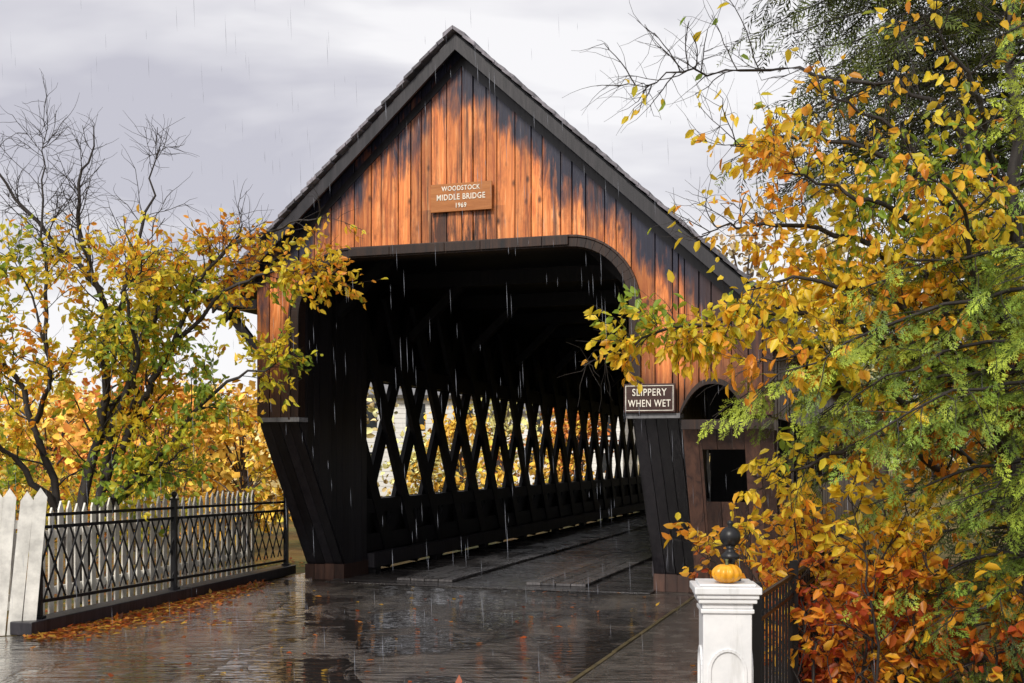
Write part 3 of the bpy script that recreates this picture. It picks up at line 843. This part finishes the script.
def hemlock(name, base, height, limbs, size, colfn, spacing=0.085, side_k=0.42, fine=True):
    SV, SQ = spray_template(fine)
    e = empty(name, base); b0 = np.array(base, float)
    T = Tubes(); T.add([[0, 0, 0], [0.03, 0, height * .3], [0, 0.03, height * .7], [0, 0, height]], [0.16, 0.13, 0.07, 0.01], 10)
    SP = []; SD = []; SS = []
    for (z, az, L_, rise, droop) in limbs:
        az = math.radians(az); h = np.array([math.cos(az), math.sin(az), 0]); n = 12
        tt = np.linspace(0, 1, n + 1)
        P = np.array([0, 0, z]) + tt[:, None] * L_ * h + np.array([0, 0, 1.0]) * (rise * tt - droop * tt ** 2.0)[:, None] * L_
        P[1:] += RNG.normal(0, 0.02, (n, 3)); T.add(P, np.linspace(0.022, 0.003, n + 1), 5)
        nb = int(L_ / 0.11)
        for k in range(nb):
            f = 0.12 + 0.88 * k / nb; i = min(int(f * n), n - 1); p0 = P[i] + (P[i + 1] - P[i]) * (f * n - i); tan = nrm(P[i + 1] - P[i])
            sg = 1 if k % 2 else -1; side = np.cross(tan, [0, 0, 1]) * sg
            Lb = side_k * L_ * (1 - f) ** 0.7 * RNG.uniform(0.6, 1.2) + 0.10; Lb = min(Lb, 0.8)
            bp = wander(p0, nrm(tan * 0.65 + side * 0.8 + np.array([0, 0, RNG.normal(0, .16)])), Lb, 5, 0.10, -0.09)
            T.add(bp, np.linspace(0.005, 0.0015, 6), 3)
            m = max(2, int(Lb / spacing))
            for q in range(m):
                if RNG.random() < 0.12: continue
                g = (q + 0.5) / m * 5; ii = min(int(g), 4); pp = bp[ii] + (bp[ii + 1] - bp[ii]) * (g - ii); td = nrm(bp[ii + 1] - bp[ii])
                s2 = np.cross(td, [0, 0, 1]) * (1 if q % 2 else -1)
                SP.append(pp); SD.append(td * 0.75 + s2 * 0.6 + RNG.normal(0, .15, 3) + np.array([0, 0, RNG.normal(-0.26, 0.2)])); SS.append(size * RNG.uniform(0.55, 1.25) * (1 - 0.35 * g / 5))
            SP.append(bp[-1]); SD.append(nrm(bp[-1] - bp[-2]) + np.array([0, 0, -0.2])); SS.append(size * 0.9)
    T.obj("trunk_and_limbs", M_bark, e)
    SP = np.array(SP); SD = nrm(np.array(SD)); SS = np.array(SS)
    up = np.tile([0., 0, 1], (len(SP), 1)) + RNG.normal(0, 0.45, (len(SP), 3))
    Yv = nrm(np.cross(up, SD)); Zv = np.cross(SD, Yv)
    V = SP[:, None, :] + SS[:, None, None] * (SV[None, :, 0:1] * SD[:, None, :] + SV[None, :, 1:2] * Yv[:, None, :] + SV[None, :, 2:3] * Zv[:, None, :])
    Q = (np.arange(len(SP))[:, None, None] * len(SV) + SQ[None]).reshape(-1, 4)
    C = colfn(SP + b0); C = np.repeat(C, len(SV), 0)
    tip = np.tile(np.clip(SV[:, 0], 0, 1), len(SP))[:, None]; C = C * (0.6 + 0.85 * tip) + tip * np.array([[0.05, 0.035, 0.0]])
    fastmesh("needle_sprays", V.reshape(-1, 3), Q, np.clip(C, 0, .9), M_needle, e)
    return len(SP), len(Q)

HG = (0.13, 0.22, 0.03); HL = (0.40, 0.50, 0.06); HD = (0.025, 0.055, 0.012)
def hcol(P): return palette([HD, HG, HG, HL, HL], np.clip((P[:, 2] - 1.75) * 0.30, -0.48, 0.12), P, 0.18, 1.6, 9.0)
HB = (3.95, 7.6, 0.0); lim = []
def reach(z):
    return float(np.interp(z, [0.4, 1.0, 1.7, 2.4, 3.0, 3.4, 3.8, 4.5, 6], [1.5, 1.6, 1.9, 2.9, 2.75, 2.1, 1.2, 0.9, 0.6]))
z = 0.5
while z < 6.5:
    for az in (RNG.uniform(165, 180), RNG.uniform(182, 212), RNG.uniform(140, 162), RNG.uniform(215, 245)):
        k = 1.0 if 150 < az < 200 else 0.85
        if z > 3.4 and RNG.random() < 0.45: continue
        if RNG.random() < 0.10: continue
        lim.append((z + RNG.uniform(-.08, .08), az, reach(z) * k * RNG.uniform(0.68, 1.03), 0.12, RNG.uniform(0.25, 0.38)))
    if RNG.random() < 0.5: lim.append((z, RNG.uniform(-80, 100), 1.4, 0.1, 0.3))
    z += 0.27
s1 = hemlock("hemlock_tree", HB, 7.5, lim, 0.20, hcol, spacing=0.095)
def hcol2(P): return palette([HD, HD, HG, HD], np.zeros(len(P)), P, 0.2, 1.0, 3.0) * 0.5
lim = []; z = 0.6
while z < 9.0:
    r_ = float(np.interp(z, [0.5, 3, 4.5, 5.5, 7, 9], [1.8, 1.9, 2.3, 3.1, 3.1, 1.6]))
    for az in (RNG.uniform(165, 200), RNG.uniform(200, 250), RNG.uniform(125, 165), RNG.uniform(-90, 110)):
        if z > 4.8 and not (120 < az < 260): continue
        lim.append((z, az, r_ * RNG.uniform(0.6, 1.05), 0.05, RNG.uniform(0.2, 0.32)))
    z += 0.30 if not 4.6 < z < 7.6 else 0.15
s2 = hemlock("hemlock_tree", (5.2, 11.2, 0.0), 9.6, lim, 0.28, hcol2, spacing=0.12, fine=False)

# ------------------------------------------------------------------ autumn shrub lower right
limbs = []
for k in range(40):
    bx, by = RNG.uniform(1.9, 3.6), RNG.uniform(7.4, 9.8)
    bx = max(bx, 1.95 + (by - 7.6) * 0.32)
    tz = RNG.uniform(0.7, 1.75) if k < 26 else RNG.uniform(0.3, 0.7)
    tx, ty = bx + RNG.normal(-0.12, 0.25), by + RNG.normal(0, 0.25)
    limbs.append(([(bx, by, 0), ((bx + tx) / 2 + RNG.normal(0, .06), (by + ty) / 2, tz * 0.55), (tx, ty, tz)], 0.012, 0.003, 0.5))
def bcol(P):
    w = np.clip((0.8 - P[:, 2]) * 0.4, -0.28, 0.30)
    return palette([YEL, YEL, GOLD, GOLD, ORG, ORG, RUST, (0.55, 0.09, 0.03)], w, P, 0.2, 1.5, 2.0)
tree("autumn_shrub", limbs, 0.085, bcol, lambda p: 1.0, sub_den=8, sub_len=0.8, twigs=4, twig_len=0.22, lpt=4.5, droop=0.5, tw=0.0028)

limbs = []
for k in range(44):
    s_ = RNG.uniform(-1, 9); off = RNG.uniform(0.9, 4.6)
    b = np.array(FA + FD * s_ + FN * off); tz = RNG.uniform(0.8, 2.0)
    b[2] = -0.05; tip = b + np.array([RNG.normal(0, .3), RNG.normal(0, .3), tz])
    limbs.append(([tuple(b), tuple((b + tip) / 2 + RNG.normal(0, .06, 3)), tuple(tip)], 0.016, 0.004, 0.7))
tree("roadside_shrub", limbs, 0.12, lambda P: palette([GRN, GYEL, GYEL, YEL, GOLD, ORG], np.full(len(P), 0.0), P, 0.25, 0.7, 1.0), lambda p: 0.6, mat_b=M_twig, sub_den=5, sub_len=0.8, twigs=5, twig_len=0.3, lpt=4, tw=0.004)

# ------------------------------------------------------------------ distant trees
def distant(name, specs, leafs, cols, n_each):
    e = empty(name); T = Tubes(); P_all = []; C_all = []; S_all = []
    for (x, y, h, r, ci) in specs:
        T.add([[x, y, 0], [x + .1, y, h * .4], [x, y, h * .8]], [0.03 * h, 0.022 * h, 0.005 * h], 6)
        nc = 26
        for k in range(nc):
            a = RNG.uniform(0, 2 * np.pi); f = RNG.uniform(0.12, 1.0); rr = r * math.sin(math.pi * min(0.95, 0.18 + f * 0.75)) * RNG.uniform(0.2, 1.0)
            c = np.array([x + rr * math.cos(a), y + rr * math.sin(a), h * f])
            T.add(np.array([[x, y, h * f * 0.6], (np.array([x, y, h * f * .75]) + c) / 2, c]), [0.008 * h, 0.005 * h, 0.002 * h], 4)
            m = n_each // nc; cr = r * RNG.uniform(0.18, 0.42)
            P_all.append(c + RNG.normal(0, 1, (m, 3)) * cr * np.array([0.6, 0.6, 0.5]))
            base = np.array(cols[ci % len(cols)]) * RNG.uniform(0.7, 1.25)
            C_all.append(base[None] * RNG.uniform(0.6, 1.3, (m, 1)) + RNG.uniform(-.02, .02, (m, 3)))
            S_all.append(np.full(m, leafs) * RNG.uniform(0.6, 1.3, m))
    T.obj("trunks", M_twig, e)
    P = np.concatenate(P_all); P[:, 2] = np.abs(P[:, 2])
    leaf_obj("crowns", P, RNG.normal(size=P.shape), np.concatenate(S_all), np.clip(np.concatenate(C_all), 0.005, .95), M_far, e, 0.7)
cl = [(0.92, 0.56, 0.10), (0.94, 0.42, 0.10), (0.78, 0.72, 0.30), (0.95, 0.76, 0.38), (0.90, 0.50, 0.14), (0.90, 0.34, 0.10)]
sp_ = []
while len(sp_) < 21:
    y = RNG.uniform(27, 62); r = RNG.uniform(1.3, 2.2)
    xm = -3.56 + (y - 16.7) * 0.325 - r * 1.3 - 0.8
    x = xm - RNG.uniform(0, 1) ** 1.3 * (0.42 * y)
    if y < 50 and -0.15 < x / y < -0.09: continue
    sp_.append((x, y, RNG.uniform(2.2, 3.9) * (0.7 + y / 100), r, int(RNG.integers(0, 6))))
for k in range(11):
    y = RNG.uniform(22, 40); x = -(0.20 + 0.027 * k) * y
    sp_.append((x, y, RNG.uniform(2.6, 3.8), RNG.uniform(1.6, 2.4), int(RNG.integers(0, 6))))
distant("distant_trees", sp_, 0.20, cl, 1100)
sp_ = []
for k in range(16):
    y = RNG.uniform(66, 95); x = RNG.uniform(0.12, 0.42) * y
    sp_.append((x, y, RNG.uniform(9, 15) * y / 72, RNG.uniform(3, 5), int(RNG.integers(0, 6))))
distant("distant_trees", sp_, 0.42, [(0.42, 0.40, 0.22), (0.55, 0.44, 0.18), (0.32, 0.36, 0.22), (0.45, 0.34, 0.20)], 1300)  # greyish pale crowns: mist is painted into the leaf colours
sp_ = []
for k in range(14):
    y = RNG.uniform(14, 26); x = 6.2 + (y - 14) * 0.33 + RNG.uniform(0, 5)
    sp_.append((x, y, RNG.uniform(5, 9), RNG.uniform(1.6, 2.4), int(RNG.integers(0, 6))))
distant("background_trees", sp_, 0.22, [(0.08, 0.13, 0.025), (0.45, 0.25, 0.03), (0.06, 0.10, 0.03), (0.6, 0.38, 0.04)], 1500)

t = NT("hazy_hill"); n = t.noise(t.coord(), 0.12, 6, 0.7)
t.bsdf(t.ramp(n, [(0.35, (0.30, 0.30, 0.27)), (0.65, (0.58, 0.46, 0.30))]), 0.9, 0.1); M_hill = t.m  # distance haze is mixed into these paler hill colours
V = []; Q = []; nx = 120
for i in range(nx + 1):
    a = math.radians(-75 + 150 * i / nx); hgt = 6 + 7 * abs(mnoise.noise(Vector((i * 0.09, 3, 0)))) + 2.0 * mnoise.noise(Vector((i * 0.5, 7, 0)))
    for (r, z) in ((230, -0.5), (255, hgt * .6), (290, hgt)): V.append((r * math.sin(a), r * math.cos(a), z))
for i in range(nx):
    for j in range(2):
        b = i * 3 + j; Q.append((b, b + 3, b + 4, b + 1))
fastmesh("hills", V, Q, None, M_hill, None, True)

M_hw = plain("white_clapboard", (0.82, 0.82, 0.80), 0.6, nscale=3, amount=0.08)
M_slate = plain("slate_roof", (0.20, 0.20, 0.21), 0.6); M_win = plain("window_glass", (0.03, 0.035, 0.04), 0.1)
for (hx, hy, hr) in ((-5.6, 52, 12), (3.0, 70, -14)):
    hs = empty("white_house", (hx, hy, 0), math.radians(hr))
    mb = MB()
    for k in range(22): mb.box(-4, 4, -3, 3, k * 0.2, k * 0.2 + 0.19, 0.5)
    mb.prism([(-4, -3, 4.4), (-4, 3, 4.4), (-4, 0, 6.6)], (8, 0, 0), 0.5); mb.obj("walls", M_hw, hs)
    mb = MB()
    mb.prism([(-4.3, -3.3, 4.2), (-4.3, 0, 6.72), (-4.3, 0, 6.9), (-4.3, -3.4, 4.35)], (8.6, 0, 0)); mb.prism([(-4.3, 3.3, 4.2), (-4.3, 0, 6.72), (-4.3, 0, 6.9), (-4.3, 3.4, 4.35)], (8.6, 0, 0))
    mb.obj("roof", M_slate, hs)
    mb = MB()
    for zz in (0.9, 2.9):
        for xx in (-3, -1, 1, 3): mb.box(xx - .4, xx + .4, -3.03, -2.99, zz, zz + 1.1)
    mb.obj("windows", M_win, hs)

# ------------------------------------------------------------------ fallen leaves
def fallen(name, P, cols, size):
    n = len(P); e = empty(name)
    D = np.stack([RNG.normal(size=n), RNG.normal(size=n), RNG.normal(0, 0.12, n)], 1); D = nrm(D)
    T = nrm(np.stack([-D[:, 1], D[:, 0], RNG.normal(0, .2, n)], 1)); N = np.cross(D, T); s_ = (size * RNG.uniform(.6, 1.2, n))[:, None]
    v = np.stack([P, P + D * s_ * .35 + T * s_ * .3 + N * s_ * .08, P + D * s_, P + D * s_ * .35 - T * s_ * .3 + N * s_ * .06], 1)
    Q = np.arange(n * 4).reshape(-1, 4)
    C = np.array(cols)[RNG.integers(0, len(cols), n)] * RNG.uniform(.5, 1.1, (n, 1))
    fastmesh("leaf_litter", v.reshape(-1, 3), Q, np.repeat(C, 4, 0), M_leaf, e)
fc = [(0.60, 0.17, 0.03), (0.46, 0.09, 0.02), (0.66, 0.26, 0.04), (0.30, 0.10, 0.04), (0.7, 0.42, 0.06)]
s_ = RNG.uniform(-0.5, 5.0, 2400); o_ = np.abs(RNG.normal(0, 0.36, 2400)) * np.clip(1.3 - np.abs(s_ - 1.3) * 0.3, 0.2, 1.3) + 0.14
P = np.array(FA)[None] + s_[:, None] * np.array(FD) - o_[:, None] * np.array(FN); P[:, 2] = RNG.uniform(0.006, 0.02, len(P))
P2 = np.stack([RNG.uniform(-6, 3.2, 200), RNG.uniform(8, 17, 200), np.full(200, 0.008)], 1)
PR = []
for _ in range(5200):
    u_ = 4.72 + abs(RNG.normal(0, 1.3)); v_ = RNG.uniform(-10.5, 1.0); PR.append(W(u_, v_, RNG.uniform(0.01, 0.05)))
for _ in range(150):
    PR.append(W(RNG.uniform(3.9, 4.6), RNG.uniform(-8, 1), 0.04))
PL = np.array(FA)[None] + RNG.uniform(-1, 9, 3000)[:, None] * np.array(FD) + RNG.uniform(0.2, 5, 3000)[:, None] * np.array(FN); PL[:, 2] = RNG.uniform(-0.02, 0.02, 3000)
fallen("fallen_leaves", np.concatenate([P, P2, np.array(PR), PL]), fc, 0.085)

# ------------------------------------------------------------------ rain
n = 700
P = np.stack([RNG.uniform(-6, 3, n), RNG.uniform(7, 15.0, n), RNG.uniform(0, 6.5, n)], 1)
Ls = RNG.uniform(0.06, 0.30, n)[:, None]; w = 0.0013
d = np.array([0.04, 0, -1.0]); V = np.stack([P, P + np.array([w, 0, 0]) + d * Ls * .5, P + d * Ls, P + np.array([-w, 0, 0]) + d * Ls * .5], 1)
V2 = np.stack([P, P + np.array([0, w, 0]) + d * Ls * .5, P + d * Ls, P + np.array([0, -w, 0]) + d * Ls * .5], 1)
VV = np.concatenate([V.reshape(-1, 3), V2.reshape(-1, 3)])
fastmesh("rain", VV, np.arange(len(VV)).reshape(-1, 4), None, plain("rain_drops", (0.32, 0.34, 0.40), 0.3), None)

# ------------------------------------------------------------------ world, sun, camera
w = bpy.data.worlds.new("World"); scene.world = w; w.use_nodes = True
nt = w.node_tree; nt.nodes.clear()
out = nt.nodes.new('ShaderNodeOutputWorld')
sky = nt.nodes.new('ShaderNodeTexSky'); sky.sky_type = 'NISHITA'; sky.sun_disc = False
sky.sun_elevation = math.radians(42); sky.sun_rotation = math.radians(205)
b1 = nt.nodes.new('ShaderNodeBackground'); b1.inputs[1].default_value = 0.10; nt.links.new(sky.outputs[0], b1.inputs[0])
tc = nt.nodes.new('ShaderNodeTexCoord'); mp = nt.nodes.new('ShaderNodeMapping'); mp.inputs['Scale'].default_value = (1, 1, 3.4); mp.inputs['Location'].default_value = (0.4, 0.2, 0.3)
nz = nt.nodes.new('ShaderNodeTexNoise'); nz.inputs['Scale'].default_value = 2.4; nz.inputs['Detail'].default_value = 5; nz.inputs['Roughness'].default_value = 0.5; nz.inputs['Distortion'].default_value = 0.4
rp = nt.nodes.new('ShaderNodeValToRGB'); els = rp.color_ramp.elements; els[0].position = 0.36; els[0].color = (0.60, 0.59, 0.66, 1); els[1].position = 0.55; els[1].color = (1.0, 0.985, 1.0, 1)
nt.links.new(tc.outputs['Generated'], mp.inputs[0]); nt.links.new(mp.outputs[0], nz.inputs['Vector']); nt.links.new(nz.outputs['Fac'], rp.inputs[0])
b2 = nt.nodes.new('ShaderNodeBackground'); b2.inputs[1].default_value = 1.0; nt.links.new(rp.outputs[0], b2.inputs[0])
mx = nt.nodes.new('ShaderNodeMixShader'); mx.inputs[0].default_value = 0.93
nt.links.new(b1.outputs[0], mx.inputs[1]); nt.links.new(b2.outputs[0], mx.inputs[2]); nt.links.new(mx.outputs[0], out.inputs[0])
w.cycles.sampling_method = 'MANUAL'; w.cycles.sample_map_resolution = 256

sd = bpy.data.lights.new("sun", 'SUN'); sd.energy = 3.1; sd.angle = math.radians(12); sd.color = (1.0, 0.94, 0.84)
so = link(bpy.data.objects.new("sun", sd)); so.rotation_euler = (math.radians(52), 0, math.radians(-25)); so.location = (-5, -5, 20)

cd = bpy.data.cameras.new("camera"); cam = link(bpy.data.objects.new("camera", cd))
cd.sensor_width = 36; cd.lens = 1190 / 1024 * 36; cd.clip_end = 2000; cd.clip_start = 0.1
cd.shift_y = 113.5 / 1024
cam.location = (0, 0, 1.88); cam.rotation_euler = (math.radians(90), 0, 0)
scene.camera = cam
scene.view_settings.view_transform = 'Standard'; scene.view_settings.look = 'None'; scene.view_settings.exposure = 0; scene.view_settings.gamma = 1
